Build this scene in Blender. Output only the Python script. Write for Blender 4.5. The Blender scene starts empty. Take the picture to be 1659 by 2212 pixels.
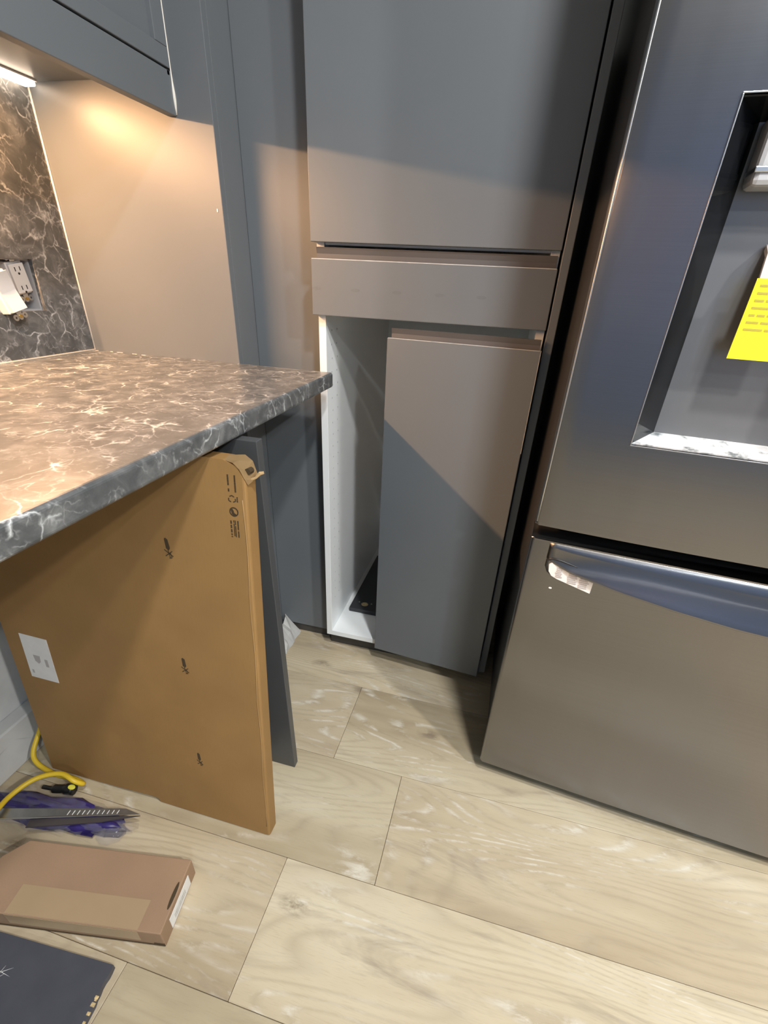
import bpy, bmesh, math, random
from mathutils import Vector, Matrix, noise

random.seed(7)
scene = bpy.context.scene
col = scene.collection

# ------------------------------------------------------------------ camera
YAW, PITCH, ROLL, FPX = -0.2280, -0.5322, 0.0514, 995.56
cam_d = bpy.data.cameras.new('camera')
cam = bpy.data.objects.new('camera', cam_d)
col.objects.link(cam)
cam_d.sensor_fit = 'HORIZONTAL'
cam_d.sensor_width = 36.0
cam_d.lens = FPX / 1659.0 * 36.0
cam_d.shift_x = -4.29 / 1659.0
cam_d.shift_y = 81.5 / 1659.0
cam_d.clip_start = 0.02
_f = Vector((math.sin(YAW) * math.cos(PITCH), math.cos(YAW) * math.cos(PITCH), math.sin(PITCH)))
_r = Vector((math.cos(YAW), -math.sin(YAW), 0))
_u = _r.cross(_f)
_c, _s = math.cos(ROLL), math.sin(ROLL)
RR = _c * _r + _s * _u
UU = -_s * _r + _c * _u
M = Matrix((RR, UU, -_f)).transposed().to_4x4()
M.translation = Vector((-0.0596, -1.109, 1.1151))
cam.matrix_world = M
scene.camera = cam

# ------------------------------------------------------------------ world, lights, exposure
world = bpy.data.worlds.new('world')
scene.world = world
world.use_nodes = True
bg = world.node_tree.nodes['Background']
bg.inputs[0].default_value = (0.46, 0.60, 1.0, 1)
bg.inputs[1].default_value = 0.65


def area(name, loc, power, color, shape='DISK', size=0.14, size_y=None, direction=(0, 0, -1)):
    d = bpy.data.lights.new(name, 'AREA')
    d.shape = shape
    d.size = size
    if size_y:
        d.size_y = size_y
    d.energy = power
    d.color = color
    o = bpy.data.objects.new(name, d)
    col.objects.link(o)
    o.location = loc
    o.rotation_euler = Vector(direction).to_track_quat('-Z', 'Y').to_euler()
    return o


DOWN = (1.0, 0.99, 0.975)
area('downlight_and_fill', (0.34, -1.10, 2.425), 32, DOWN)
area('downlight_and_fill', (1.68, -1.60, 2.425), 62, DOWN)
area('downlight_and_fill', (0.74, -1.75, 2.425), 16, DOWN)
area('downlight_and_fill', (1.45, -2.90, 2.425), 30, (0.80, 0.91, 1.0))  # added cool fill lamp, brightens the upper doors; no known fixture
# opening added behind the camera for blue fridge reflections; portal guides sky sampling
WX0, WX1, WZ0, WZ1, WY = -0.15, 1.05, 0.95, 2.20, -3.6
portal = area('added_window_portal', ((WX0 + WX1) / 2, WY - 0.02, (WZ0 + WZ1) / 2), 1, (1, 1, 1), 'RECTANGLE', WX1 - WX0, WZ1 - WZ0, (0, 1, 0))
portal.data.cycles.is_portal = True

cy = scene.cycles
cy.max_bounces = 7
cy.diffuse_bounces = 4
cy.glossy_bounces = 4
cy.transparent_max_bounces = 6
cy.caustics_reflective = False
cy.caustics_refractive = False

vs = scene.view_settings
vs.view_transform = 'Standard'
vs.look = 'None'
vs.gamma = 1.0
vs.use_curve_mapping = False
vs.exposure = 0.0

# ------------------------------------------------------------------ materials
MATS = {}


def new_mat(name):
    m = bpy.data.materials.new(name)
    m.use_nodes = True
    nt = m.node_tree
    return m, nt, nt.nodes['Principled BSDF']


def N(nt, t, **kw):
    n = nt.nodes.new(t)
    for k, v in kw.items():
        setattr(n, k, v)
    return n


def ramp(nt, stops, src):
    n = nt.nodes.new('ShaderNodeValToRGB')
    cr = n.color_ramp
    while len(cr.elements) < len(stops):
        cr.elements.new(0.5)
    for e, (p, c) in zip(cr.elements, stops):
        e.position = p
        e.color = c if len(c) == 4 else (*c, 1)
    nt.links.new(src, n.inputs[0])
    return n.outputs[0]


def mix(nt, a, b, fac, mode='MIX'):
    n = nt.nodes.new('ShaderNodeMix')
    n.data_type = 'RGBA'
    n.blend_type = mode
    n.clamp_factor = True
    for sock, v in ((n.inputs[6], a), (n.inputs[7], b)):
        if hasattr(v, 'links'):
            nt.links.new(v, sock)
        else:
            sock.default_value = (*v, 1)
    if hasattr(fac, 'links'):
        nt.links.new(fac, n.inputs[0])
    else:
        n.inputs[0].default_value = fac
    return n.outputs[2]


def coords(nt, scale=(1, 1, 1), rot=(0, 0, 0), kind='Position', offset_random=False):
    if kind == 'Position':
        out = N(nt, 'ShaderNodeNewGeometry').outputs['Position']
    else:
        out = N(nt, 'ShaderNodeTexCoord').outputs[kind]
    mp = N(nt, 'ShaderNodeMapping')
    mp.inputs['Scale'].default_value = scale
    mp.inputs['Rotation'].default_value = rot
    nt.links.new(out, mp.inputs['Vector'])
    if offset_random:
        oi = N(nt, 'ShaderNodeObjectInfo')
        mu = N(nt, 'ShaderNodeVectorMath', operation='SCALE')
        cb = N(nt, 'ShaderNodeCombineXYZ')
        for i in range(3):
            nt.links.new(oi.outputs['Random'], cb.inputs[i])
        nt.links.new(cb.outputs[0], mu.inputs[0])
        mu.inputs['Scale'].default_value = 37.0
        ad = N(nt, 'ShaderNodeVectorMath', operation='ADD')
        nt.links.new(mp.outputs[0], ad.inputs[0])
        nt.links.new(mu.outputs[0], ad.inputs[1])
        return ad.outputs[0]
    return mp.outputs[0]


def noise_tex(nt, vec, scale, detail=4, rough=0.5, dist=0.0):
    n = N(nt, 'ShaderNodeTexNoise')
    n.inputs['Scale'].default_value = scale
    n.inputs['Detail'].default_value = detail
    n.inputs['Roughness'].default_value = rough
    n.inputs['Distortion'].default_value = dist
    nt.links.new(vec, n.inputs['Vector'])
    return n.outputs[0]


def bump(nt, bsdf, h, strength=0.1, dist=0.002):
    b = N(nt, 'ShaderNodeBump')
    b.inputs['Strength'].default_value = strength
    b.inputs['Distance'].default_value = dist
    nt.links.new(h, b.inputs['Height'])
    nt.links.new(b.outputs[0], bsdf.inputs['Normal'])


def plain(name, c, rough=0.5, metal=0.0, var=0.06, nscale=12.0, spec=0.5, bmp=0.0, bscale=300):
    m, nt, b = new_mat(name)
    v = coords(nt, kind='Object')
    n = noise_tex(nt, v, nscale, 3)
    lo = tuple(max(0, x * (1 - var)) for x in c)
    hi = tuple(min(1, x * (1 + var)) for x in c)
    nt.links.new(ramp(nt, [(0.3, lo), (0.7, hi)], n), b.inputs['Base Color'])
    b.inputs['Roughness'].default_value = rough
    b.inputs['Metallic'].default_value = metal
    b.inputs['Specular IOR Level'].default_value = spec
    if bmp:
        bump(nt, b, noise_tex(nt, v, bscale, 2), bmp, 0.001)
    MATS[name] = m
    return m


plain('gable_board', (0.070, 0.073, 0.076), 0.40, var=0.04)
plain('edge_highlight', (0.55, 0.56, 0.56), 0.3, var=0.15, nscale=60)  # pale colour paints the highlight on the front edges
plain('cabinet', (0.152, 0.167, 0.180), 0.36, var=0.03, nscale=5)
plain('smudge', (0.138, 0.151, 0.162), 0.42, var=0.06, nscale=90)
plain('cabinet_back', (0.105, 0.10, 0.10), 0.45, var=0.04)
plain('white_board', (0.85, 0.88, 0.88), 0.38, var=0.01)
plain('wall_paint', (0.62, 0.62, 0.60), 0.8, var=0.05, nscale=6, bmp=0.1)
plain('wall_reflect_blue', (0.20, 0.29, 0.47), 0.8, var=0.03)  # unseen wall made blue to tint the fridge's reflections
plain('ceiling_paint', (0.80, 0.79, 0.76), 0.9, var=0.01)
plain('caulk', (0.86, 0.82, 0.74), 0.5)
plain('white_plastic', (0.82, 0.80, 0.78), 0.35, var=0.02)
plain('grey_plastic', (0.45, 0.45, 0.46), 0.4)
plain('steel', (0.60, 0.60, 0.58), 0.3, metal=1.0)
plain('brass', (0.65, 0.42, 0.12), 0.35, metal=1.0)
plain('black_plastic', (0.012, 0.012, 0.013), 0.4)
plain('black_gloss', (0.008, 0.009, 0.011), 0.08)
plain('seam', (0.22, 0.165, 0.10), 0.8)
plain('toe', (0.06, 0.055, 0.05), 0.5)
plain('paper', (0.78, 0.78, 0.76), 0.7, var=0.04, nscale=40)
plain('print_dark', (0.055, 0.035, 0.015), 0.7)
plain('print_grey', (0.45, 0.43, 0.42), 0.7)
plain('print_olive', (0.42, 0.37, 0.05), 0.7)
plain('yellow_card', (0.95, 0.85, 0.02), 0.55, var=0.03)
plain('yellow_cord', (0.75, 0.52, 0.03), 0.45)
plain('yellow_mark', (0.85, 0.80, 0.10), 0.45)
plain('purple_cloth', (0.030, 0.020, 0.125), 0.45, var=0.35, nscale=60)
plain('chipboard', (0.50, 0.38, 0.20), 0.9, var=0.35, nscale=250)
plain('slab_dark', (0.030, 0.032, 0.036), 0.42, var=0.15)
plain('offcut_dark', (0.060, 0.063, 0.078), 0.48, var=0.08, nscale=30)
plain('tape', (0.38, 0.275, 0.165), 0.28, var=0.03)
plain('blade', (0.42, 0.43, 0.44), 0.32, metal=0.9, var=0.15, nscale=40)
plain('shadow_dark', (0.06, 0.05, 0.05), 0.5)  # dark colour of the slab that paints the saw's shadow


def cardboard(name, c):
    m, nt, b = new_mat(name)
    v = coords(nt, kind='Object')
    big = noise_tex(nt, v, 7, 4)
    fine = noise_tex(nt, coords(nt, (400, 400, 40), kind='Object'), 1, 2)
    c1 = ramp(nt, [(0.3, tuple(x * 0.90 for x in c)), (0.7, tuple(min(1, x * 1.08) for x in c))], big)
    c2 = mix(nt, c1, tuple(x * 0.8 for x in c), ramp(nt, [(0.45, (0, 0, 0)), (0.9, (0.35, 0.35, 0.35))], fine))
    nt.links.new(c2, b.inputs['Base Color'])
    b.inputs['Roughness'].default_value = 0.62
    b.inputs['Specular IOR Level'].default_value = 0.3
    bump(nt, b, big, 0.15, 0.004)
    MATS[name] = m


cardboard('cardboard', (0.320, 0.183, 0.066))
cardboard('cardboard_pink', (0.33, 0.215, 0.135))
cardboard('cardboard_crease', (0.37, 0.222, 0.090))
cardboard('cardboard_edge', (0.46, 0.31, 0.15))


def stone():
    m, nt, b = new_mat('dark_marble')
    p = coords(nt, (1, 1, 1))
    warp = N(nt, 'ShaderNodeTexNoise')
    warp.inputs['Scale'].default_value = 14
    warp.inputs['Detail'].default_value = 5
    nt.links.new(p, warp.inputs['Vector'])
    wm = N(nt, 'ShaderNodeVectorMath', operation='MULTIPLY_ADD')
    nt.links.new(warp.outputs['Color'], wm.inputs[0])
    wm.inputs[1].default_value = (0.09, 0.09, 0.09)
    nt.links.new(p, wm.inputs[2])
    vec = wm.outputs[0]

    def veins(scale, width):
        vo = N(nt, 'ShaderNodeTexVoronoi', feature='DISTANCE_TO_EDGE')
        vo.inputs['Scale'].default_value = scale
        nt.links.new(vec, vo.inputs['Vector'])
        return ramp(nt, [(0.0, (1, 1, 1)), (width * 0.35, (0.5, 0.5, 0.5)), (width, (0, 0, 0))], vo.outputs['Distance'])
    v1 = veins(21, 0.055)
    v2 = veins(46, 0.075)
    mask1 = ramp(nt, [(0.47, (0, 0, 0)), (0.62, (0.95, 0.95, 0.95))], noise_tex(nt, p, 20, 5, 0.65))
    mask2 = ramp(nt, [(0.48, (0, 0, 0)), (0.66, (0.6, 0.6, 0.6))], noise_tex(nt, coords(nt, (1, 1, 1), (0.5, 0.3, 1.0)), 30, 4, 0.6))
    base = ramp(nt, [(0.30, (0.068, 0.073, 0.076)), (0.50, (0.105, 0.110, 0.112)), (0.72, (0.21, 0.215, 0.215))], noise_tex(nt, p, 26, 7, 0.62, 0.6))
    c1 = mix(nt, base, (0.62, 0.64, 0.64), mix(nt, (0, 0, 0), v1, mask1))
    c2 = mix(nt, c1, (0.52, 0.53, 0.53), mix(nt, (0, 0, 0), v2, mask2))
    nt.links.new(c2, b.inputs['Base Color'])
    b.inputs['Roughness'].default_value = 0.30
    b.inputs['Specular IOR Level'].default_value = 0.55
    MATS['dark_marble'] = m


stone()


def oak():
    m, nt, b = new_mat('oak_plank')
    v = coords(nt, (1, 1, 1), offset_random=True)
    mp = N(nt, 'ShaderNodeMapping')
    mp.inputs['Scale'].default_value = (2.2, 11, 11)
    nt.links.new(v, mp.inputs['Vector'])
    sv = mp.outputs[0]
    # growth rings: closed cathedral loops drawn out along the plank
    nz = noise_tex(nt, sv, 0.42, 1.5, 0.4)
    mul = N(nt, 'ShaderNodeMath', operation='MULTIPLY')
    nt.links.new(nz, mul.inputs[0])
    mul.inputs[1].default_value = 34.0
    fr = N(nt, 'ShaderNodeMath', operation='FRACT')
    nt.links.new(mul.outputs[0], fr.inputs[0])
    rings = ramp(nt, [(0.0, (0, 0, 0)), (0.45, (0.0, 0.0, 0.0)), (0.75, (1, 1, 1)), (1.0, (0, 0, 0))], fr.outputs[0])
    broad = noise_tex(nt, sv, 0.38, 4, 0.6)
    base = ramp(nt, [(0.25, (0.30, 0.235, 0.15)), (0.42, (0.46, 0.38, 0.26)), (0.58, (0.57, 0.49, 0.35)), (0.75, (0.68, 0.61, 0.46))], broad)
    oi = N(nt, 'ShaderNodeObjectInfo')
    tone = ramp(nt, [(0.0, (0.86, 0.84, 0.82)), (0.5, (1.0, 0.99, 0.97)), (1.0, (0.93, 0.95, 0.93))], oi.outputs['Random'])
    base = mix(nt, base, tone, 1.0, 'MULTIPLY')
    # pale cerused flecks riding on the rings
    fl = noise_tex(nt, coords(nt, (16, 40, 40), offset_random=True), 1.0, 4, 0.65, 0.4)
    fleck = ramp(nt, [(0.44, (0, 0, 0)), (0.60, (1, 1, 1))], fl)
    area_mask = ramp(nt, [(0.44, (0, 0, 0)), (0.60, (1, 1, 1))], noise_tex(nt, coords(nt, (3.0, 8, 8), offset_random=True), 1.0, 2))
    f2 = mix(nt, (0, 0, 0), mix(nt, (0, 0, 0), fleck, area_mask), rings)
    f3 = mix(nt, (0, 0, 0), (0.55, 0.55, 0.55), f2)
    c1 = mix(nt, base, (0.33, 0.265, 0.18), mix(nt, (0, 0, 0), (0.33, 0.33, 0.33), rings))
    c2 = mix(nt, c1, (0.86, 0.83, 0.73), f3)
    # fine pores
    fine = noise_tex(nt, coords(nt, (35, 500, 500), offset_random=True), 1.0, 2)
    c3 = mix(nt, c2, (0.33, 0.25, 0.15), ramp(nt, [(0.55, (0, 0, 0)), (0.8, (0.3, 0.3, 0.3))], fine))
    # knots and smoky streaks
    kn = N(nt, 'ShaderNodeTexVoronoi')
    kn.inputs['Scale'].default_value = 1.0
    kmp = N(nt, 'ShaderNodeMapping')
    kmp.inputs['Scale'].default_value = (3.4, 6.2, 1)
    nt.links.new(v, kmp.inputs['Vector'])
    nt.links.new(kmp.outputs[0], kn.inputs['Vector'])
    kk = ramp(nt, [(0.0, (1, 1, 1)), (0.05, (0.8, 0.8, 0.8)), (0.15, (0, 0, 0))], kn.outputs['Distance'])
    kmask = ramp(nt, [(0.46, (0, 0, 0)), (0.56, (1, 1, 1))], noise_tex(nt, coords(nt, (9, 22, 22), offset_random=True), 0.8, 5, 0.7))
    c4 = mix(nt, c3, (0.19, 0.145, 0.10), mix(nt, (0, 0, 0), kk, kmask))
    st = ramp(nt, [(0.56, (0, 0, 0)), (0.74, (0.7, 0.7, 0.7))], noise_tex(nt, coords(nt, (2.6, 15, 15), offset_random=True), 1.0, 5, 0.65, 0.8))
    c5 = mix(nt, c4, (0.27, 0.22, 0.165), st)
    nt.links.new(c5, b.inputs['Base Color'])
    b.inputs['Roughness'].default_value = 0.36
    b.inputs['Specular IOR Level'].default_value = 0.45
    bump(nt, b, fine, 0.05, 0.001)
    MATS['oak_plank'] = m


oak()


def black_steel():
    m, nt, b = new_mat('black_steel')
    n = noise_tex(nt, coords(nt, (3.0, 3.0, 900), kind='Object'), 1, 2)
    nt.links.new(ramp(nt, [(0.3, (0.225, 0.220, 0.222)), (0.7, (0.240, 0.234, 0.235))], n), b.inputs['Base Color'])
    b.inputs['Metallic'].default_value = 1.0
    b.inputs['Roughness'].default_value = 0.28
    bump(nt, b, noise_tex(nt, coords(nt, (11, 0.1, 0.35), kind='Object'), 1, 2), 0.35, 0.004)
    b.inputs['Anisotropic'].default_value = 0.75
    tg = N(nt, 'ShaderNodeTangent')
    tg.direction_type = 'RADIAL'
    tg.axis = 'Z'
    nt.links.new(tg.outputs[0], b.inputs['Tangent'])
    MATS['black_steel'] = m


black_steel()
plain('dispenser_grey', (0.20, 0.20, 0.20), 0.35, metal=0.5, var=0.05)
plain('fridge_side', (0.05, 0.05, 0.053), 0.38, var=0.04)


def dusty():
    m, nt, b = new_mat('dusty_sill')
    n = noise_tex(nt, coords(nt, (30, 30, 60), kind='Object'), 1, 5, 0.6)
    nt.links.new(ramp(nt, [(0.36, (0.16, 0.18, 0.19)), (0.46, (0.60, 0.62, 0.63)), (0.7, (0.80, 0.80, 0.81))], n), b.inputs['Base Color'])
    b.inputs['Roughness'].default_value = 0.6
    MATS['dusty_sill'] = m


dusty()


def drywall():
    m, nt, b = new_mat('bare_wall')
    p = coords(nt)
    vo = N(nt, 'ShaderNodeTexVoronoi', feature='DISTANCE_TO_EDGE')
    vo.inputs['Scale'].default_value = 7
    nt.links.new(coords(nt, (1, 1.4, 0.8), (0.6, 0.3, 0)), vo.inputs['Vector'])
    cr = ramp(nt, [(0.0, (1, 1, 1)), (0.014, (0, 0, 0))], vo.outputs['Distance'])
    base = ramp(nt, [(0.3, (0.52, 0.52, 0.50)), (0.7, (0.68, 0.68, 0.66))], noise_tex(nt, p, 9, 4))
    mk = ramp(nt, [(0.5, (0, 0, 0)), (0.58, (0.7, 0.7, 0.7))], noise_tex(nt, p, 5, 2))
    nt.links.new(mix(nt, base, (0.25, 0.24, 0.22), mix(nt, (0, 0, 0), cr, mk)), b.inputs['Base Color'])
    b.inputs['Roughness'].default_value = 0.8
    MATS['bare_wall'] = m


drywall()


def clear_plastic():
    m, nt, b = new_mat('clear_plastic')
    b.inputs['Base Color'].default_value = (0.62, 0.60, 0.68, 1)
    b.inputs['Roughness'].default_value = 0.12
    b.inputs['Alpha'].default_value = 0.10
    n = noise_tex(nt, coords(nt, kind='Object'), 40, 3)
    bump(nt, b, n, 0.5, 0.01)
    MATS['clear_plastic'] = m


clear_plastic()


def emit(name, c, s):
    m, nt, b = new_mat(name)
    b.inputs['Base Color'].default_value = (*c, 1)
    b.inputs['Emission Color'].default_value = (*c, 1)
    b.inputs['Emission Strength'].default_value = s
    MATS[name] = m


emit('led', (1.0, 0.80, 0.62), 9.0)

# ------------------------------------------------------------------ helpers


def tag(o, label=None, cat=None, group=None, kind=None):
    if label:
        o['label'] = label
    if cat:
        o['category'] = cat
    if group:
        o['group'] = group
    if kind:
        o['kind'] = kind
    return o


WORLDM = {}


def thing(name, label, cat, loc, rot=None, group=None):
    o = bpy.data.objects.new(name, None)
    o.empty_display_size = 0.05
    col.objects.link(o)
    o.location = loc
    if rot:
        o.rotation_euler = rot
    WORLDM[o] = o.matrix_basis.copy()
    tag(o, label, cat, group)
    return o


def root_of(o):
    while o.parent:
        o = o.parent
    return o


def add_box(bm, x0, x1, y0, y1, z0, z1, bev=0.0, seg=2):
    v = [bm.verts.new(c) for c in ((x0, y0, z0), (x1, y0, z0), (x1, y1, z0), (x0, y1, z0), (x0, y0, z1), (x1, y0, z1), (x1, y1, z1), (x0, y1, z1))]
    fs = [bm.faces.new([v[i] for i in f]) for f in ((3, 2, 1, 0), (4, 5, 6, 7), (0, 1, 5, 4), (1, 2, 6, 5), (2, 3, 7, 6), (3, 0, 4, 7))]
    if bev > 0:
        es = list({e for f in fs for e in f.edges})
        bmesh.ops.bevel(bm, geom=es, offset=bev, segments=seg, profile=0.5, affect='EDGES')
    return v


def add_prism(bm, pts, axis, a, b):
    """extrude a 2-D polygon along an axis; pts are the other two coords in xyz order"""
    def mk(p, t):
        if axis == 'x':
            return (t, p[0], p[1])
        if axis == 'y':
            return (p[0], t, p[1])
        return (p[0], p[1], t)
    va = [bm.verts.new(mk(p, a)) for p in pts]
    vb = [bm.verts.new(mk(p, b)) for p in pts]
    n = len(pts)
    bm.faces.new(va)
    bm.faces.new(vb[::-1])
    for i in range(n):
        bm.faces.new((va[i], vb[i], vb[(i + 1) % n], va[(i + 1) % n]))


def add_tube(bm, pts, r, seg=10, closed_ends=True):
    pts = [Vector(p) for p in pts]
    rings = []
    for i, p in enumerate(pts):
        t = (pts[min(i + 1, len(pts) - 1)] - pts[max(i - 1, 0)]).normalized()
        a = t.orthogonal().normalized() if not rings else None
        if a is None:
            a = (prev - t * prev.dot(t)).normalized()
        prev = a
        b = t.cross(a)
        rr = r[i] if isinstance(r, (list, tuple)) else r
        rings.append([bm.verts.new(p + rr * (math.cos(2 * math.pi * k / seg) * a + math.sin(2 * math.pi * k / seg) * b)) for k in range(seg)])
    for A, B in zip(rings, rings[1:]):
        for k in range(seg):
            bm.faces.new((A[k], A[(k + 1) % seg], B[(k + 1) % seg], B[k]))
    if closed_ends:
        bm.faces.new(rings[0][::-1])
        bm.faces.new(rings[-1])


def add_disc(bm, c, r, axis, t, seg=20, ry=None):
    """thin cylinder centred at c, thickness t along axis"""
    ry = ry or r
    pts = []
    for k in range(seg):
        a = 2 * math.pi * k / seg
        pts.append((r * math.cos(a), ry * math.sin(a)))
    i = 'xyz'.index(axis)
    o = [j for j in range(3) if j != i]
    add_prism(bm, [(c[o[0]] + p[0], c[o[1]] + p[1]) for p in pts], axis, c[i] - t / 2, c[i] + t / 2)


def add_ring(bm, c, r0, r1, axis, t, seg=24, a0=0.0, a1=2 * math.pi):
    i = 'xyz'.index(axis)
    o = [j for j in range(3) if j != i]
    full = abs(a1 - a0) > 6.28

    def P(r, a, h):
        q = [0, 0, 0]
        q[o[0]] = c[o[0]] + r * math.cos(a)
        q[o[1]] = c[o[1]] + r * math.sin(a)
        q[i] = c[i] + h
        return bm.verts.new(q)
    n = seg if full else seg + 1
    R = []
    for k in range(n):
        a = a0 + (a1 - a0) * k / seg
        R.append([P(r0, a, -t / 2), P(r1, a, -t / 2), P(r1, a, t / 2), P(r0, a, t / 2)])
    m = n if full else n - 1
    for k in range(m):
        A, B = R[k], R[(k + 1) % n]
        for j in range(4):
            bm.faces.new((A[j], A[(j + 1) % 4], B[(j + 1) % 4], B[j]))
    if not full:
        bm.faces.new(R[0])
        bm.faces.new(R[-1][::-1])


def obj(name, bm, mat, parent=None, local=False, smooth=False, label=None):
    bmesh.ops.recalc_face_normals(bm, faces=bm.faces[:])
    me = bpy.data.meshes.new(name)
    o = bpy.data.objects.new(name, me)
    if parent is not None:
        if not local:
            inv = WORLDM[root_of(parent)].inverted()
            bm.transform(inv)
        o.parent = parent
    else:
        xs = [v.co for v in bm.verts]
        base = Vector(((min(v.x for v in xs) + max(v.x for v in xs)) / 2, (min(v.y for v in xs) + max(v.y for v in xs)) / 2, min(v.z for v in xs)))
        bm.transform(Matrix.Translation(-base))
        o.location = base
        WORLDM[o] = Matrix.Translation(base)
    bm.to_mesh(me)
    bm.free()
    me.materials.append(MATS[mat])
    if smooth:
        for p in me.polygons:
            p.use_smooth = True
    col.objects.link(o)
    if label:
        o['label'] = label
    return o


def box(name, x0, x1, y0, y1, z0, z1, mat, parent=None, bev=0.001, local=False, label=None, seg=2):
    bm = bmesh.new()
    add_box(bm, min(x0, x1), max(x0, x1), min(y0, y1), max(y0, y1), min(z0, z1), max(z0, z1), bev, seg)
    return obj(name, bm, mat, parent, local, label=label)


# ------------------------------------------------------------------ key dimensions (metres)
XW, YT, XS = -1.127, -0.024, -0.7055          # left wall face, face of the proud end panel, its right side
CT, CB, XC = 0.917, 0.883, -0.463             # worktop top, underside, front edge
XDL, XDR = -0.5186, 0.0                        # tall cabinet door edges (faces at y = 0)
ZUD, ZDT, ZDB, ZLT, ZLB = 1.1755, 1.145, 1.035, 0.9985, 0.064
XLL = -0.3394
XCO, XCI = -0.5125, -0.4945
YFL = 0.074
XU, ZU, ZUG = -0.784, 1.374, 1.441
YBACK = 0.72

# ------------------------------------------------------------------ setting
fl = box('floor', XW - 0.1, 4.2, -3.6, YBACK, -0.06, -0.008, 'seam', bev=0)
tag(fl, 'pale oak plank floor with visible joints', None, kind='structure')
rows = [-0.635]
while rows[-1] > -3.4:
    rows.append(rows[-1] - 0.245)
rows = rows[::-1] + [-0.375, -0.115, 0.145, 0.405, 0.719]
joints = {-0.635: -0.157, -0.88: -0.358, -1.125: -0.565, -0.375: -0.345, -0.115: 0.22, 0.145: -0.25}
PL = 1.22
for y0, y1 in zip(rows, rows[1:]):
    j = joints.get(round(y0, 3))
    if j is None:
        j = random.uniform(-0.6, 0.5)
    xs = []
    x = j
    while x > XW:
        x -= PL
    while x < 4.1:
        xs.append((x, x + PL))
        x += PL
    for a, b in xs:
        a2, b2 = max(a, XW + 0.002), min(b, 4.2)
        if b2 - a2 < 0.03:
            continue
        box('plank', a2 + 0.0004, b2 - 0.0004, y0 + 0.0004, y1 - 0.0004, -0.008, 0.0, 'oak_plank', fl, bev=0.0009, seg=1)

bm = bmesh.new()
HY0, HY1, HZ0, HZ1 = -0.262, -0.136, 1.015, 1.116
for y0, y1, z0, z1 in ((-3.6, YBACK + 0.1, 0, HZ0), (-3.6, YBACK + 0.1, HZ1, 2.44), (-3.6, HY0, HZ0, HZ1), (HY1, YBACK + 0.1, HZ0, HZ1)):
    add_box(bm, XW - 0.10, XW - 0.012, y0, y1, z0, z1)
wl = obj('wall_left', bm, 'bare_wall')
tag(wl, kind='structure')
wb = box('wall_back', XW - 0.012, 4.2, YBACK, YBACK + 0.1, 0, 2.44, 'wall_paint', bev=0)
tag(wb, kind='structure')
wr = box('wall_right', 4.2, 4.3, -3.6, YBACK + 0.1, 0, 2.44, 'wall_paint', bev=0)
tag(wr, kind='structure')
ce = box('ceiling', XW - 0.10, 4.3, -3.6, YBACK + 0.1, 2.44, 2.52, 'ceiling_paint', bev=0)
tag(ce, kind='structure')
bm = bmesh.new()
for x0, x1, z0, z1 in ((XW - 0.10, 4.3, 0, WZ0), (XW - 0.10, 4.3, WZ1, 2.44), (XW - 0.10, WX0, WZ0, WZ1), (WX1, 4.3, WZ0, WZ1)):
    add_box(bm, x0, x1, WY - 0.1, WY, z0, z1)
wf = obj('wall_front', bm, 'wall_reflect_blue')
tag(wf, kind='structure')
bm = bmesh.new()
for x0, x1, z0, z1 in ((WX0, WX1, WZ0, WZ0 + 0.04), (WX0, WX1, WZ1 - 0.04, WZ1), (WX0, WX0 + 0.04, WZ0 + 0.04, WZ1 - 0.04), (WX1 - 0.04, WX1, WZ0 + 0.04, WZ1 - 0.04), ((WX0 + WX1) / 2 - 0.02, (WX0 + WX1) / 2 + 0.02, WZ0 + 0.04, WZ1 - 0.04)):
    add_box(bm, x0, x1, WY - 0.06, WY - 0.01, z0, z1)
tag(obj('added_window', bm, 'white_plastic'), kind='structure')  # frame of the made-up window that the fridge reflects
bb = box('baseboard_left', XW - 0.012, XW + 0.030, -1.6, -0.45, 0, 0.125, 'bare_wall', bev=0.004)
tag(bb, kind='structure')

# ------------------------------------------------------------------ proud end panel (lit tan) and recessed filler
ep = thing('end_panel', 'dark grey corner panel lit tan by the light under the wall cabinet', 'panel', ((XW + XS) / 2, YT + 0.05, 0))
box('face', XW + 0.0005, XS, YT, YT + 0.018, 0, 2.44, 'cabinet', ep, 0.0012)
box('side', XS - 0.018, XS, YT + 0.0181, 0.16, 0, 2.44, 'cabinet', ep, 0.0008)
bm = bmesh.new()
add_box(bm, -0.7195, -0.7170, YT - 0.0012, YT, 1.220, 1.226, 0.0004)
obj('chip_mark', bm, 'caulk', ep, label='tiny pale chip near the right edge')

fp = box('filler_panel', XS + 0.0005, XCO - 0.001, YFL, YFL + 0.018, 0.035, 2.44, 'cabinet', None, 0.001)
tag(fp, 'narrow dark grey filler panel set back between corner panel and tall cabinet', 'panel')
tk = box('plinth', XS + 0.001, XCO - 0.02, YFL + 0.008, YFL + 0.022, 0, 0.034, 'toe', None, 0.0005)
tag(tk, 'short dark plinth strip at floor below the filler panel', 'plinth')

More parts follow.
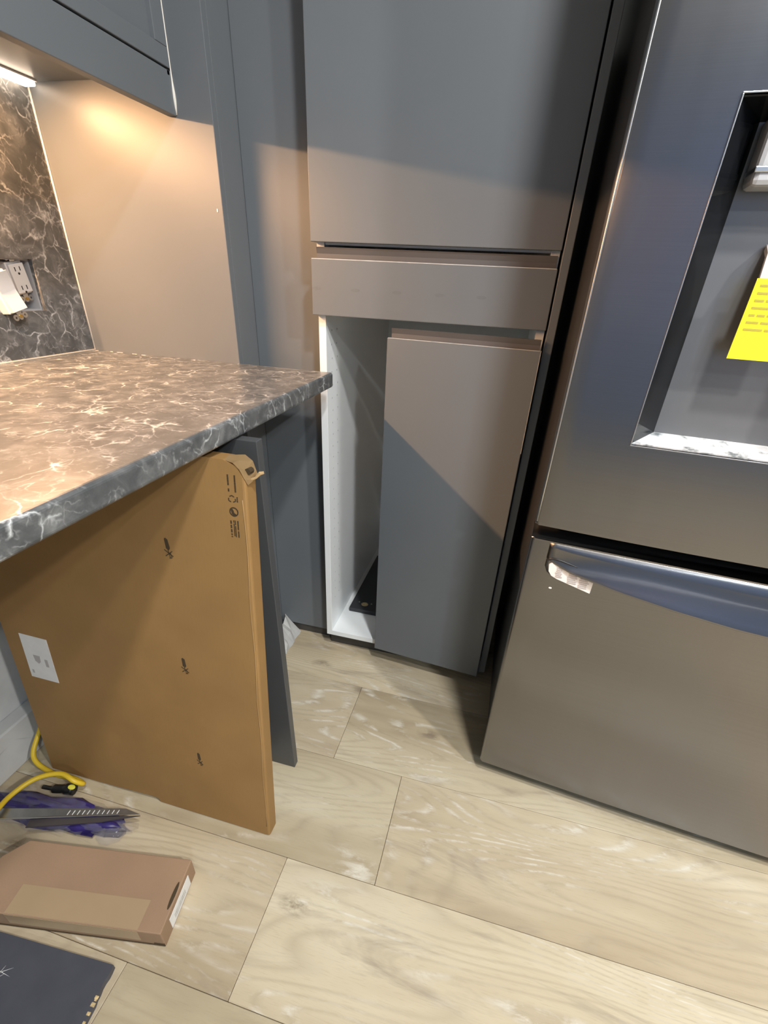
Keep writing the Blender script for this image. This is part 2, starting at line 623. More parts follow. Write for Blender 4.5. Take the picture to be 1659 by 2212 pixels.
# ------------------------------------------------------------------ tall cabinet
tc = thing('tall_cabinet', 'tall dark grey pantry cabinet with a white inside and one drawer front', 'cabinet', (-0.26, 0.3, 0))
CF = 0.021                                      # carcass front plane
bm = bmesh.new()
add_box(bm, XCO, XCI, CF, 0.64, ZLB, 2.30, 0.0006)
sp = obj('side_panel', bm, 'white_board', tc)
bm = bmesh.new()
for y in (0.055, 0.092):
    for k in range(27):
        add_disc(bm, (XCI + 0.0002, y + (0.004 if k % 2 else 0), 0.20 + k * 0.032), 0.0022, 'x', 0.0006, 8)
tag(obj('shelf_pin_holes', bm, 'grey_plastic', sp), kind='stuff')
box('side_panel', -0.0180, -0.0005, CF, 0.64, ZLB, 2.30, 'white_board', tc, 0.0006)
box('bottom_panel', XCI + 0.0001, -0.0181, CF, 0.64, ZLB, ZLB + 0.018, 'white_board', tc, 0.0006)
box('back_panel', XCI + 0.0001, -0.0181, 0.630, 0.638, ZLB + 0.018, 2.28, 'white_board', tc, 0)
box('fixed_shelf', XCI + 0.0001, -0.0181, CF + 0.004, 0.628, ZUD - 0.004, ZUD + 0.014, 'white_board', tc, 0.0006)
box('drawer_box', XCI + 0.013, -0.031, CF + 0.004, 0.55, ZDB + 0.012, ZDT - 0.02, 'white_board', tc, 0.0006)
box('toe_kick', XCO, 0.0, 0.058, 0.072, 0, ZLB - 0.001, 'toe', tc, 0.0005)


def grip_front(name, x0, x1, z0, z1, lip, parent, y=0.0, rot=None):
    """flat front with a scooped finger grip along its top: main board + recessed strip standing behind it"""
    bm = bmesh.new()
    add_box(bm, x0, x1, y, y + 0.019, z0, z1, 0.0013)
    o = obj(name, bm, 'cabinet', parent, local=rot is not None)
    bm = bmesh.new()
    prof = [(y + 0.0190, z1 - 0.004), (y + 0.0125, z1 - 0.004), (y + 0.0135, z1 + lip * 0.45), (y + 0.010, z1 + lip), (y + 0.0190, z1 + lip)]
    add_prism(bm, prof, 'x', x0 + 0.009, x1 - 0.004)
    obj('grip_strip', bm, 'cabinet_back', o, local=rot is not None)
    return o


bm = bmesh.new()
add_box(bm, XDL, XDR, 0.0, 0.019, ZUD, 2.26, 0.0013)
obj('door', bm, 'cabinet', tc, label='tall upper door')
df = grip_front('drawer_front', XDL, XDR, ZDB, ZDT, 0.022, tc)
box('edge_highlight', XDL + 0.0015, XDR - 0.0015, -0.0002, 0.004, ZDT - 0.0010, ZDT + 0.0006, 'edge_highlight', df, 0.0004, label='painted highlight along the top edge')
for x in (-0.508, -0.416, -0.322, -0.229, -0.141):
    bm = bmesh.new()
    add_disc(bm, (max(x, XDL + 0.012), 0.0, 1.0885), 0.0105, 'y', 0.0004, 16, 0.0034)
    obj('smudge', bm, 'smudge', df)
# lower door: narrower than the carcass, right edge standing slightly forward
ang = math.atan2(0.030, XDR - XLL)
ld = bpy.data.objects.new('door', bpy.data.meshes.new('door'))
bm = bmesh.new()
add_box(bm, XLL, XDR - 0.001, 0.0, 0.0185, ZLB, ZLT, 0.0013)
Rm = Matrix.Translation((XLL, 0, 0)) @ Matrix.Rotation(-ang, 4, 'Z') @ Matrix.Translation((-XLL, 0, 0))
bm.transform(Rm)
ld = obj('door', bm, 'cabinet', tc, label='lower door covering two thirds of the opening')
bm = bmesh.new()
z1, lip = ZLT, 0.020
add_prism(bm, [(0.0185, z1 - 0.004), (0.0125, z1 - 0.004), (0.0135, z1 + lip * 0.45), (0.010, z1 + lip), (0.0185, z1 + lip)], 'x', XLL + 0.006, XDR - 0.005)
bm.transform(Rm)
obj('grip_strip', bm, 'cabinet_back', ld)
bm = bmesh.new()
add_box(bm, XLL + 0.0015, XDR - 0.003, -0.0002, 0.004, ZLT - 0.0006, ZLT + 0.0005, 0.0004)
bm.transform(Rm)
obj('edge_highlight', bm, 'edge_highlight', ld, label='painted highlight along the top edge')
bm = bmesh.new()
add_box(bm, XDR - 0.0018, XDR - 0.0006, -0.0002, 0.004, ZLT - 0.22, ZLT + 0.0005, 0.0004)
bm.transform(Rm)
obj('edge_highlight', bm, 'edge_highlight', ld, label='painted highlight along the side edge')

bm = bmesh.new()
add_prism(bm, [(-0.002, 0.062), (-0.002, 2.44), (0.66, 2.44), (0.66, 0.0), (0.06, 0.0), (0.06, 0.062)], 'x', 0.0035, 0.0205)
bmesh.ops.bevel(bm, geom=bm.edges[:], offset=0.0012, segments=2, profile=0.5, affect='EDGES')
cp = obj('cover_panel', bm, 'cabinet')
tag(cp, 'thin dark grey cover panel between tall cabinet and refrigerator', 'panel')

# dark slab lying inside
sl = thing('dark_slab', 'dark slab with a round tan knot lying inside the open cabinet', 'slab', (-0.28, 0.32, ZLB + 0.018))
box('slab', -0.473, -0.115, 0.140, 0.515, ZLB + 0.0182, ZLB + 0.0345, 'slab_dark', sl, 0.001)
bm = bmesh.new()
add_disc(bm, (-0.425, 0.172, ZLB + 0.0348), 0.0125, 'z', 0.001, 20, 0.011)
obj('knot', bm, 'chipboard', sl)
bm = bmesh.new()
add_disc(bm, (-0.4475, 0.180, ZLB + 0.0350), 0.003, 'z', 0.0012, 10)
add_disc(bm, (-0.402, 0.180, ZLB + 0.0350), 0.003, 'z', 0.0012, 10)
obj('pin', bm, 'steel', sl)

# ------------------------------------------------------------------ worktop, backsplash, gable
bm = bmesh.new()
prof = []
R_ = 0.006
for cx_, cz_, a0 in ((XC - R_, CT - R_, 90), (XC - R_, CB + R_, 0)):
    for k in range(5):
        a = math.radians(a0 - 22.5 * k)
        prof.append((cx_ + R_ * math.cos(a), cz_ + R_ * math.sin(a)))
prof += [(XW + 0.0005, CB), (XW + 0.0005, CT)]
add_prism(bm, prof, 'y', -2.2, YT - 0.0005)
ct = obj('worktop', bm, 'dark_marble')
tag(ct, 'dark grey marbled worktop with white veins and a square end', 'worktop')

bs = thing('backsplash', 'dark marbled backsplash slab on the wall above the worktop', 'backsplash', (XW - 0.006, -1.0, CT))
bm = bmesh.new()
add_box(bm, XW - 0.0112, XW, -2.2, YT, CT, HZ0)
add_box(bm, XW - 0.0112, XW, -2.2, YT, HZ1, 1.431)
add_box(bm, XW - 0.0112, XW, -2.2, HY0, HZ0, HZ1)
add_box(bm, XW - 0.0112, XW, HY1, YT, HZ0, HZ1)
obj('slab', bm, 'dark_marble', bs)
bm = bmesh.new()
add_tube(bm, [(XW + 0.0012, YT - 0.0012, CT + 0.001), (XW + 0.0012, YT - 0.0012, 1.428)], 0.0022, 8)
obj('caulk_bead', bm, 'caulk', bs, smooth=True, label='white bead in the corner')
bm = bmesh.new()
add_tube(bm, [(XW + 0.0012, -2.2, CT + 0.0012), (XW + 0.0012, YT - 0.001, CT + 0.0012)], 0.0026, 8)
obj('caulk_bead', bm, 'caulk', bs, smooth=True, label='white bead along the worktop')
bm = bmesh.new()
pts = [(XW + 0.001, YT - 0.001, CT + 0.001)]
random.seed(3)
for k in range(5):
    add_disc(bm, (XW + 0.015 + k * 0.034 + random.uniform(-.01, .01), YT - 0.001 - random.uniform(0, .008), CT + 0.0004), random.uniform(0.004, 0.009), 'z', 0.0006, 10, random.uniform(0.0006, 0.0012))
tag(obj('caulk_smear', bm, 'caulk', bs, label='dabs of dried white filler along the panel'), kind='stuff')

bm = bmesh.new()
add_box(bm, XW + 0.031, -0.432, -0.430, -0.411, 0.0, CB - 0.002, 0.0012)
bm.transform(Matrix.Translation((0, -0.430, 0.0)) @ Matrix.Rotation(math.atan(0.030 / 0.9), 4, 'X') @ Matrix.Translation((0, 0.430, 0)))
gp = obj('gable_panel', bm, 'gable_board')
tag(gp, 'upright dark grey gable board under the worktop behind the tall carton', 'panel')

# white scrap at the foot of the end panel
bm = bmesh.new()
sc = [(-0.692, 0.066, 0.062), (-0.664, 0.060, 0.030), (-0.652, 0.055, 0.022), (-0.640, 0.050, 0.0015)]
prev = None
rowsv = []
for t in range(9):
    f = t / 8
    y = 0.070 - f * 0.125
    h = (0.058 * (1 - f) ** 0.8 + 0.012) * (1 + 0.12 * math.sin(t * 2.3))
    dx = 0.004 * math.sin(t * 1.7)
    xt = -0.690 + 0.030 * f
    rowsv.append([(xt + dx, y, h), (xt + 0.024 - dx, y + 0.002, h * 0.50 + 0.002), (-0.634 + dx * 0.6, y + 0.003, 0.0012)])
grid = [[bm.verts.new(p) for p in r] for r in rowsv]
for A, B in zip(grid, grid[1:]):
    for k in range(2):
        bm.faces.new((A[k], A[k + 1], B[k + 1], B[k]))
bmesh.ops.solidify(bm, geom=bm.faces[:], thickness=0.0008)
sw = obj('paper_scrap', bm, 'paper', None)
tag(sw, 'crumpled white paper scrap on the floor behind the gable board', 'paper')

# ------------------------------------------------------------------ wall cabinet and its light
wc = thing('wall_cabinet', 'dark grey wall cabinet with a framed door above the worktop', 'cabinet', ((XW + XU) / 2, -1.1, ZU))
Y0, Y1 = -2.2, YT - 0.0006
box('body', XW + 0.0005, XU - 0.021, Y0, Y1, 1.432, 2.30, 'cabinet', wc, 0.0008)
box('valance', XU - 0.020, XU - 0.001, Y0, Y1, ZU, ZUG - 0.002, 'cabinet', wc, 0.0012)
# shaker doors: two of them along the run
for a, b in ((-0.525, Y1 - 0.001), (-1.03, -0.53)):
    bm = bmesh.new()
    add_box(bm, XU - 0.0195, XU - 0.010, a + 0.02, b - 0.02, ZUG + 0.02, 2.27)
    dr = obj('door', bm, 'cabinet', wc)
    for nm, (ya, yb, za, zb) in (('rail', (a, b, ZUG + 0.001, ZUG + 0.030)), ('rail', (a, b, 2.24, 2.29)), ('stile', (a, a + 0.040, ZUG + 0.0301, 2.2399)), ('stile', (b - 0.034, b, ZUG + 0.0301, 2.2399))):
        box(nm, XU - 0.0200, XU, ya, yb, za, zb, 'cabinet', dr, 0.0012)
bm = bmesh.new()
add_box(bm, XU - 0.004, XU - 0.001, Y1 - 0.012, Y1 - 0.004, ZUG - 0.010, ZUG - 0.001, 0.001)
obj('door_bumper', bm, 'black_plastic', wc)
bm = bmesh.new()
zs = [ZU + 0.002, ZU + 0.012, ZU + 0.024, ZU + 0.036, ZU + 0.052, ZUG, ZUG + 0.05, 2.0]
wd = [0.0010, 0.0022, 0.0034, 0.0030, 0.0016, 0.0012, 0.0012, 0.0012]
add_tube(bm, [(XU - 0.001 + 0.0008, YT - 0.0012, z) for z in zs], wd, 8)
obj('caulk_bead', bm, 'caulk', wc, smooth=True, label='uneven white bead where cabinet meets the corner panel')

ul = thing('under_cabinet_light', 'glowing linear light under the wall cabinet against the backsplash', 'light', (XW + 0.02, -0.8, 1.40))
box('housing', XW + 0.004, XW + 0.036, -1.75, YT - 0.011, 1.4285, 1.4318, 'white_plastic', ul, 0.0005)
bm = bmesh.new()
add_box(bm, XW + 0.006, XW + 0.034, -1.745, YT - 0.013, 1.4205, 1.4284, 0.0035, 3)
obj('diffuser', bm, 'led', ul)
LEDC = (1.0, 0.55, 0.265)
area('led_light', (XW + 0.024, -0.84, 1.4185), 33, LEDC, 'RECTANGLE', 1.36, 0.02, (0.25, 0, -1)).rotation_euler = (0, math.radians(-14), 0)
bpy.data.objects['led_light'].data.size = 0.02
bpy.data.objects['led_light'].data.size_y = 1.36

# ------------------------------------------------------------------ wall box, switch, receptacle
wbx = thing('outlet_box', 'open wall box cut into the backsplash', 'outlet box', (XW - 0.03, -0.194, HZ0))
bm = bmesh.new()
for a in ((XW - 0.055, XW - 0.012, HY0, HY0 + 0.003, HZ0, HZ1), (XW - 0.055, XW - 0.012, HY1 - 0.003, HY1, HZ0, HZ1), (XW - 0.055, XW - 0.012, HY0 + 0.003, HY1 - 0.003, HZ0, HZ0 + 0.003), (XW - 0.055, XW - 0.012, HY0 + 0.003, HY1 - 0.003, HZ1 - 0.003, HZ1), (XW - 0.058, XW - 0.055, HY0, HY1, HZ0, HZ1)):
    add_box(bm, *a)
obj('shell', bm, 'grey_plastic', wbx)


def device(name, label, cat, loc, rot, rocker, w, h):
    t = thing(name, label, cat, loc, rot)
    bm = bmesh.new()
    add_box(bm, -0.030, -0.003, -w / 2, w / 2, -h / 2, h / 2, 0.002)
    obj('body', bm, 'white_plastic', t, local=True)
    bm = bmesh.new()
    if rocker:
        add_prism(bm, [(-0.0029, -h / 2 + .003), (0.0065, -h / 2 + .003), (0.0025, 0.0), (0.0065, h / 2 - .003), (-0.0029, h / 2 - .003)], 'y', -w / 2 + .002, w / 2 - .002)
        obj('rocker', bm, 'white_plastic', t, local=True)
    else:
        add_box(bm, -0.0029, 0.003, -w / 2 + .002, w / 2 - .002, -h / 2 + .004, h / 2 - .004, 0.001)
        o = obj('face', bm, 'white_plastic', t, local=True)
        bm = bmesh.new()
        for z in (0.018, -0.018):
            for y in (-0.006, 0.006):
                add_box(bm, 0.0028, 0.0034, y - .001, y + .001, z - .004, z + .004)
            add_disc(bm, (0.0031, 0, z - .009), 0.0024, 'x', 0.0006, 10)
        tag(obj('slot', bm, 'black_plastic', o, local=True), kind='stuff')
    for s in (-1, 1):
        bm = bmesh.new()
        add_box(bm, -0.0040, -0.0028, -0.006, 0.006, s * (h / 2), s * (h / 2 + 0.010))
        for y in (-0.0115, 0.0115):
            add_ring(bm, (-0.0034, y, s * (h / 2 + 0.009)), 0.0022, 0.0062, 'x', 0.0012, 14)
        add_ring(bm, (-0.0034, 0, s * (h / 2 + 0.011)), 0.0015, 0.0050, 'x', 0.0012, 12)
        obj('mounting_ear', bm, 'steel', t, local=True)
    bm = bmesh.new()
    add_disc(bm, (-0.0015, 0, -(h / 2 + 0.009)), 0.0030, 'x', 0.003, 10)
    obj('screw', bm, 'brass', t, local=True)
    return t


device('light_switch', 'white rocker switch hanging loose and tilted out of the wall box', 'switch', (XW + 0.020, -0.2335, 1.055), (math.radians(14), math.radians(-4), 0), True, 0.041, 0.078)
device('receptacle', 'white outlet sitting deep in the wall box beside the loose switch', 'outlet', (XW - 0.016, -0.1645, 1.079), (math.radians(9), math.radians(3), 0), False, 0.040, 0.064)

# ------------------------------------------------------------------ refrigerator (local frame: x along the front, y to the back)
FR = thing('refrigerator', 'black stainless french door refrigerator with water dispenser and freezer drawer', 'refrigerator', (0.032, -0.309, 0), (0, 0, -math.atan(0.0909)))


def door_profile(x0, x1, y0, y1, r=0.006, bulge=0.004):
    pts = []
    n = 18
    for k in range(7):                                 # left front corner
        a = math.pi + (math.pi / 2) * k / 6
        pts.append((x0 + r + r * math.cos(a), y0 + r + r * math.sin(a)))
    for k in range(1, n):
        f = k / n
        x = x0 + r + (x1 - x0 - 2 * r) * f
        pts.append((x, y0 - bulge * (1 - (2 * f - 1) ** 2)))
    for k in range(7):
        a = 1.5 * math.pi + (math.pi / 2) * k / 6
        pts.append((x1 - r + r * math.cos(a), y0 + r + r * math.sin(a)))
    pts += [(x1, y1), (x0, y1)]
    return pts


def fr_door(name, x0, x1, z0, z1, label, hole=None, zbev=0.004):
    bm = bmesh.new()
    add_prism(bm, door_profile(x0, x1, 0.0, 0.075), 'z', z0, z1)
    es = [e for e in bm.edges if abs(e.verts[0].co.z - e.verts[1].co.z) < 1e-6 and max(v.co.y for v in e.verts) < 0.05]
    bmesh.ops.bevel(bm, geom=es, offset=zbev, segments=2, profile=0.5, affect='EDGES')
    o = obj(name, bm, 'black_steel', FR, local=True, label=label)
    if hole:
        hx0, hx1, hz0, hz1, hd = hole
        cb = bmesh.new()
        add_box(cb, hx0, hx1, -0.05, hd, hz0, hz1)
        bmesh.ops.recalc_face_normals(cb, faces=cb.faces[:])
        cm = bpy.data.meshes.new('cutter')
        cb.to_mesh(cm)
        cb.free()
        co = bpy.data.objects.new('cutter', cm)
        col.objects.link(co)
        co.parent = FR
        md = o.modifiers.new('cut', 'BOOLEAN')
        md.operation = 'DIFFERENCE'
        md.solver = 'EXACT'
        md.object = co
        bpy.context.view_layer.update()
        dg = bpy.context.evaluated_depsgraph_get()
        me = bpy.data.meshes.new_from_object(o.evaluated_get(dg))
        o.modifiers.clear()
        o.data = me
        bpy.data.objects.remove(co)
        bpy.data.meshes.remove(cm)
        if not me.materials:
            me.materials.append(MATS['black_steel'])
    o.data.polygons.foreach_set('use_smooth', [True] * len(o.data.polygons))
    o.data.set_sharp_from_angle(angle=math.radians(24))
    return o


bm = bmesh.new()
add_prism(bm, [(0.006, 0.088), (0.902, 0.088), (0.902, 0.80), (-0.054, 0.78)], 'z', 0.03, 1.76)
bmesh.ops.bevel(bm, geom=bm.edges[:], offset=0.003, segments=2, profile=0.5, affect='EDGES')
obj('body', bm, 'fridge_side', FR, local=True)
box('gasket', 0.014, 0.894, 0.0752, 0.0879, 0.06, 1.75, 'black_plastic', FR, 0, local=True)
DX0, DX1, DZ0, DZ1 = 0.114, 0.345, 0.906, 1.312
dl = fr_door('door', 0.0, 0.451, 0.739, 1.78, 'left door with dispenser', hole=(DX0, DX1, DZ0, DZ1, 0.062))
fr_door('door', 0.457, 0.908, 0.739, 1.78, 'right door')
fz = fr_door('freezer_drawer', 0.0, 0.908, 0.050, 0.711, 'freezer drawer front')
box('toe_grille', 0.02, 0.888, 0.06, 0.075, 0.0, 0.046, 'toe', FR, 0.001, local=True)

# freezer handle: a lip that swells out of the front in a long shallow smile
LIP = [(0.034, 0.676), (0.045, 0.668), (0.082, 0.652), (0.166, 0.634), (0.265, 0.620), (0.36, 0.611), (0.454, 0.608)]


def lip_z(x):
    x = x if x <= 0.454 else 0.908 - x
    for (xa, za), (xb, zb) in zip(LIP, LIP[1:]):
        if x <= xb:
            t = max(0, (x - xa) / (xb - xa))
            return za + (zb - za) * t
    return LIP[-1][1]


bm = bmesh.new()
cols = []
for k in range(61):
    f = k / 60
    x = 0.034 + 0.840 * f
    lz = lip_z(x)
    e = min(f, 1 - f) * 2
    out = 0.020 * (1 - (1 - min(1, e * 1.6)) ** 2) + 0.0008
    lz += 0.60 * out
    top = 0.7075
    b0 = -0.004 * (1 - (2 * x / 0.908 - 1) ** 2)
    pr = [(b0 + 0.002, top + 0.0015), (b0 - 0.0008, top), (b0 - 0.10 * out - 0.0008, top - 0.25 * (top - lz)), (b0 - 0.42 * out, lz + 0.42 * (top - lz)), (b0 - 0.80 * out, lz + 0.16 * (top - lz)), (b0 - 0.97 * out, lz + 0.004), (b0 - out, lz + 0.0012), (b0 - 0.98 * out, lz), (b0 - 0.85 * out, lz - 0.0006), (b0 + 0.004, lz + 0.004)]
    cols.append([bm.verts.new((x, y, z)) for y, z in pr])
for A, B in zip(cols, cols[1:]):
    for j in range(len(A) - 1):
        bm.faces.new((A[j], A[j + 1], B[j + 1], B[j]))
bm.faces.new(cols[0])
bm.faces.new(cols[-1][::-1])
hd = obj('handle', bm, 'black_steel', fz, local=True, smooth=True)
bm = bmesh.new()
add_tube(bm, [(0.125, -0.006, 0.6655), (0.09, -0.005, 0.671), (0.06, -0.0035, 0.6768), (0.044, -0.002, 0.6775), (0.037, -0.001, 0.672), (0.037, -0.0006, 0.660), (0.042, -0.0006, 0.648), (0.052, -0.0008, 0.639)], [0.0006, 0.0016, 0.0022, 0.0026, 0.0028, 0.0026, 0.002, 0.0008], 8)
obj('pocket_edge', bm, 'black_plastic', fz, local=True, smooth=True)
# white instruction sticker under the handle end
bm = bmesh.new()
stp = [(0.0415, 0.664), (0.046, 0.669), (0.052, 0.667), (0.125, 0.652), (0.1245, 0.620), (0.062, 0.636), (0.050, 0.641), (0.0435, 0.650)]
for p in (0,):
    va = [bm.verts.new((x, -0.0030 - 0.004 * 0.45 * min(1, x / 0.4) , z)) for x, z in stp]
    vb = [bm.verts.new((x, 0.0005, z)) for x, z in stp]
    bm.faces.new(va)
    bm.faces.new(vb[::-1])
    for i in range(len(stp)):
        j = (i + 1) % len(stp)
        bm.faces.new((va[i], vb[i], vb[j], va[j]))
stk = obj('sticker', bm, 'paper', fz, local=True, label='white instruction sticker with fine grey print')
bm = bmesh.new()
random.seed(5)
for (x0, x1, zt) in ((0.056, 0.070, 0.661), (0.079, 0.097, 0.654), (0.100, 0.119, 0.649)):
    for r in range(6):
        z = zt - r * 0.0038
        a = x0 + random.uniform(0, .002)
        b = x1 - random.uniform(0, .004)
        add_box(bm, a, b, -0.0043, -0.0020, z - 0.0010 - (a - 0.05) * 0.02, z + 0.0010 - (a - 0.05) * 0.02)
tag(obj('print', bm, 'print_grey', stk, local=True), kind='stuff')
bm = bmesh.new()
add_disc(bm, (0.0545, -0.0012, 0.6125), 0.0030, 'y', 0.0006, 10, 0.0018)
obj('paint_speck', bm, 'paper', fz, local=True)
bm = bmesh.new()
add_tube(bm, [(0.0028, 0.0006, 0.746 + k * 0.1027) for k in range(11)], 0.0014, 8)
obj('edge_glint', bm, 'steel', dl, local=True, smooth=True, label='added highlight strip along the left side of the door')  # steel strip added in place of the highlight on the rounded edge

# dispenser
DEP = 0.050
IX0, IX1, IZ0, IZ1 = DX0 + 0.036, DX1 - 0.036, DZ0 + 0.010, DZ1 - 0.012
YF0 = -0.002


def quad_slab(name, pts, mat, parent, t=0.002, label=None):
    bm = bmesh.new()
    f = bm.faces.new([bm.verts.new(p) for p in pts])
    bmesh.ops.recalc_face_normals(bm, faces=[f])
    bmesh.ops.solidify(bm, geom=bm.faces[:], thickness=t)
    return obj(name, bm, mat, parent, local=True, label=label)


e = 0.0006
quad_slab('bezel', [(DX0 + e, YF0, DZ0 + e), (DX0 + e, YF0, DZ1 - e), (IX0, DEP, IZ1), (IX0, DEP, IZ0)], 'black_gloss', dl)
quad_slab('bezel', [(DX1 - e, YF0, DZ1 - e), (DX1 - e, YF0, DZ0 + e), (IX1, DEP, IZ0), (IX1, DEP, IZ1)], 'black_gloss', dl)
quad_slab('bezel', [(DX0 + e, YF0, DZ1 - e), (DX1 - e, YF0, DZ1 - e), (IX1, DEP, IZ1), (IX0, DEP, IZ1)], 'black_gloss', dl)
quad_slab('sill', [(DX1 - e, YF0, DZ0 + e), (DX0 + e, YF0, DZ0 + e), (IX0, DEP, IZ0), (IX1, DEP, IZ0)], 'dusty_sill', dl, label='dusty white sill of the dispenser')
bm = bmesh.new()
add_box(bm, IX0 - 0.002, IX1 + 0.002, DEP - 0.001, DEP + 0.006, IZ0 - 0.002, IZ1 + 0.002)
obj('back_plate', bm, 'dispenser_grey', dl, local=True)
bm = bmesh.new()
fr_ = [(DX0, DZ0), (DX1, DZ0), (DX1, DZ1), (DX0, DZ1)]
for (x0, x1, z0, z1) in ((DX0 - 0.0015, DX1 + 0.0015, DZ0 - 0.0015, DZ0), (DX0 - 0.0015, DX1 + 0.0015, DZ1, DZ1 + 0.0015), (DX0 - 0.0015, DX0, DZ0, DZ1), (DX1, DX1 + 0.0015, DZ0, DZ1)):
    add_box(bm, x0, x1, -0.0055, 0.004, z0, z1, 0.0003)
obj('dispenser_trim', bm, 'steel', dl, local=True)
nz = box('nozzle', 0.153, 0.290, 0.004, DEP - 0.002, 1.230, 1.2995, 'grey_plastic', dl, 0.006, local=True, label='grey dispenser spout housing')
box('nozzle_band', 0.152, 0.291, 0.002, DEP - 0.003, 1.243, 1.249, 'steel', nz, 0.001, local=True)
bm = bmesh.new()
add_prism(bm, [(DEP - 0.004, 1.175), (DEP - 0.022, 1.165), (DEP - 0.034, 1.12), (DEP - 0.030, 1.05), (DEP - 0.026, 1.05), (DEP - 0.029, 1.12), (DEP - 0.017, 1.160), (DEP - 0.002, 1.168)], 'x', 0.205, 0.255)
obj('paddle', bm, 'grey_plastic', dl, local=True)
yl = box('energy_label', 0.198, 0.300, 0.0030, 0.0042, 1.040, 1.136, 'yellow_card', dl, 0, local=True, label='yellow energy label hung in the dispenser')
bm = bmesh.new()
random.seed(11)
for r in range(7):
    z = 1.128 - r * 0.0085
    x = 0.204
    while x < 0.292:
        w = random.uniform(0.006, 0.022)
        add_box(bm, x, min(x + w, 0.295), 0.0026, 0.0032, z - 0.0013, z + 0.0013)
        x += w + 0.0025
tag(obj('print', bm, 'print_olive', yl, local=True), kind='stuff')

# ------------------------------------------------------------------ tall flat carton leaning under the worktop (local frame on its face)
LEAN = math.atan(0.075 / 0.875)
TC = thing('flat_carton', 'tall flat brown cardboard carton leaning under the worktop', 'carton', (-0.415, -0.605, 0.0035), (-LEAN, 0, 0))
BW, BH, BT = 0.602, 0.872, 0.034
bm = bmesh.new()
random.seed(2)
out = [(0, 0.0), (-0.02, 0.0), (-0.285, 0.0005), (-0.292, 0.012), (-0.31, 0.013), (-0.45, 0.004), (-BW, 0.0), (-BW, BH), (-0.3, BH + 0.001), (-0.035, BH), (-0.013, BH - 0.008), (0, BH - 0.030)]
add_prism(bm, [(x, z) for x, z in out], 'y', 0.0, BT)
es = [e for e in bm.edges if max(v.co.x for v in e.verts) > -0.001 and abs(e.verts[0].co.z - e.verts[1].co.z) > 0.1]
bmesh.ops.bevel(bm, geom=es, offset=0.005, segments=3, profile=0.5, affect='EDGES')
cbx = obj('body', bm, 'cardboard', TC, local=True)
bm = bmesh.new()
add_tube(bm, [(-0.006 + 0.0012 * math.sin(z * 23), 0.0004, 0.03 + z * (BH - 0.09)) for z in [k / 24 for k in range(25)]], 0.0010, 6)
obj('crease', bm, 'cardboard_crease', cbx, local=True, smooth=True, label='pale worn fold along the edge')
# crushed top corner with a torn tongue
bm = bmesh.new()
cg = [[(-0.034, 0.002, BH - 0.001), (-0.034, 0.016, BH + 0.003), (-0.034, 0.033, BH)],
      [(-0.018, -0.001, BH - 0.003), (-0.016, 0.012, BH - 0.002), (-0.017, 0.034, BH + 0.002)],
      [(-0.008, -0.001, BH - 0.012), (-0.004, 0.010, BH - 0.016), (-0.004, 0.033, BH - 0.006)],
      [(-0.001, 0.000, BH - 0.026), (0.002, 0.012, BH - 0.026), (0.003, 0.030, BH - 0.020)],
      [(0.002, 0.004, BH - 0.036), (0.007, 0.016, BH - 0.030), (0.006, 0.031, BH - 0.030)]]
g = [[bm.verts.new(p) for p in r] for r in cg]
for A, B in zip(g, g[1:]):
    for k in range(2):
        bm.faces.new((A[k], A[k + 1], B[k + 1], B[k]))
bmesh.ops.solidify(bm, geom=bm.faces[:], thickness=0.0022)
obj('crushed_corner', bm, 'cardboard_edge', cbx, local=True)
bm = bmesh.new()
add_tube(bm, [(0.002, 0.012, BH - 0.030), (0.010, 0.014, BH - 0.026), (0.016, 0.017, BH - 0.019), (0.021, 0.02, BH - 0.018)], [0.0022, 0.002, 0.0032, 0.0022], 6)
obj('torn_tongue', bm, 'cardboard_edge', cbx, local=True)
bm = bmesh.new()
add_disc(bm, (-0.001, 0.016, BH - 0.017), 0.005, 'y', 0.012, 8)
obj('hollow', bm, 'print_dark', cbx, local=True)

PY = -0.0004                                     # print plane just proud of the face


def mark_box(bm, x0, x1, z0, z1):
    add_box(bm, x0, x1, PY, 0.0004, z0, z1)


def bar(bm, ax, az, bx, bz, w):
    d = Vector((bx - ax, 0, bz - az))
    n_ = Vector((-d.z, 0, d.x)).normalized() * w / 2
    add_prism(bm, [(ax + n_.x, az + n_.z), (bx + n_.x, bz + n_.z), (bx - n_.x, bz - n_.z), (ax - n_.x, az - n_.z)], 'y', PY, 0.0004)


def knife_symbol(x, zt, s, wob):
    bm = bmesh.new()
    add_prism(bm, [(x - 0.0035 * s + wob, zt), (x - 0.001 * s + wob, zt + 0.002), (x + 0.003 * s + wob, zt - 0.001), (x + 0.0045 * s, zt - 0.017), (x + 0.002 * s, zt - 0.021), (x - 0.003 * s, zt - 0.018)], 'y', PY, 0.0004)
    zc = zt - 0.026
    bar(bm, x - 0.007 * s, zc + 0.005, x + 0.009 * s, zc - 0.006, 0.0016)
    bar(bm, x - 0.006 * s, zc - 0.007, x + 0.008 * s, zc + 0.004, 0.0016)
    bar(bm, x, zc + 0.006, x + 0.003 * s, zc - 0.010, 0.0012)
    bar(bm, x + 0.004 * s, zc + 0.001, x + 0.006 * s, zc - 0.009, 0.0012)
    bar(bm, x + 0.001 * s, zc - 0.010, x + 0.006 * s, zc - 0.009, 0.0012)
    obj('knife_symbol', bm, 'print_dark', cbx, local=True, label='printed crossed-out knife symbol')


knife_symbol(-0.155, 0.721, 1.0, -0.001)
knife_symbol(-0.159, 0.467, 1.0, 0.0)
knife_symbol(-0.158, 0.210, 0.9, 0.0)
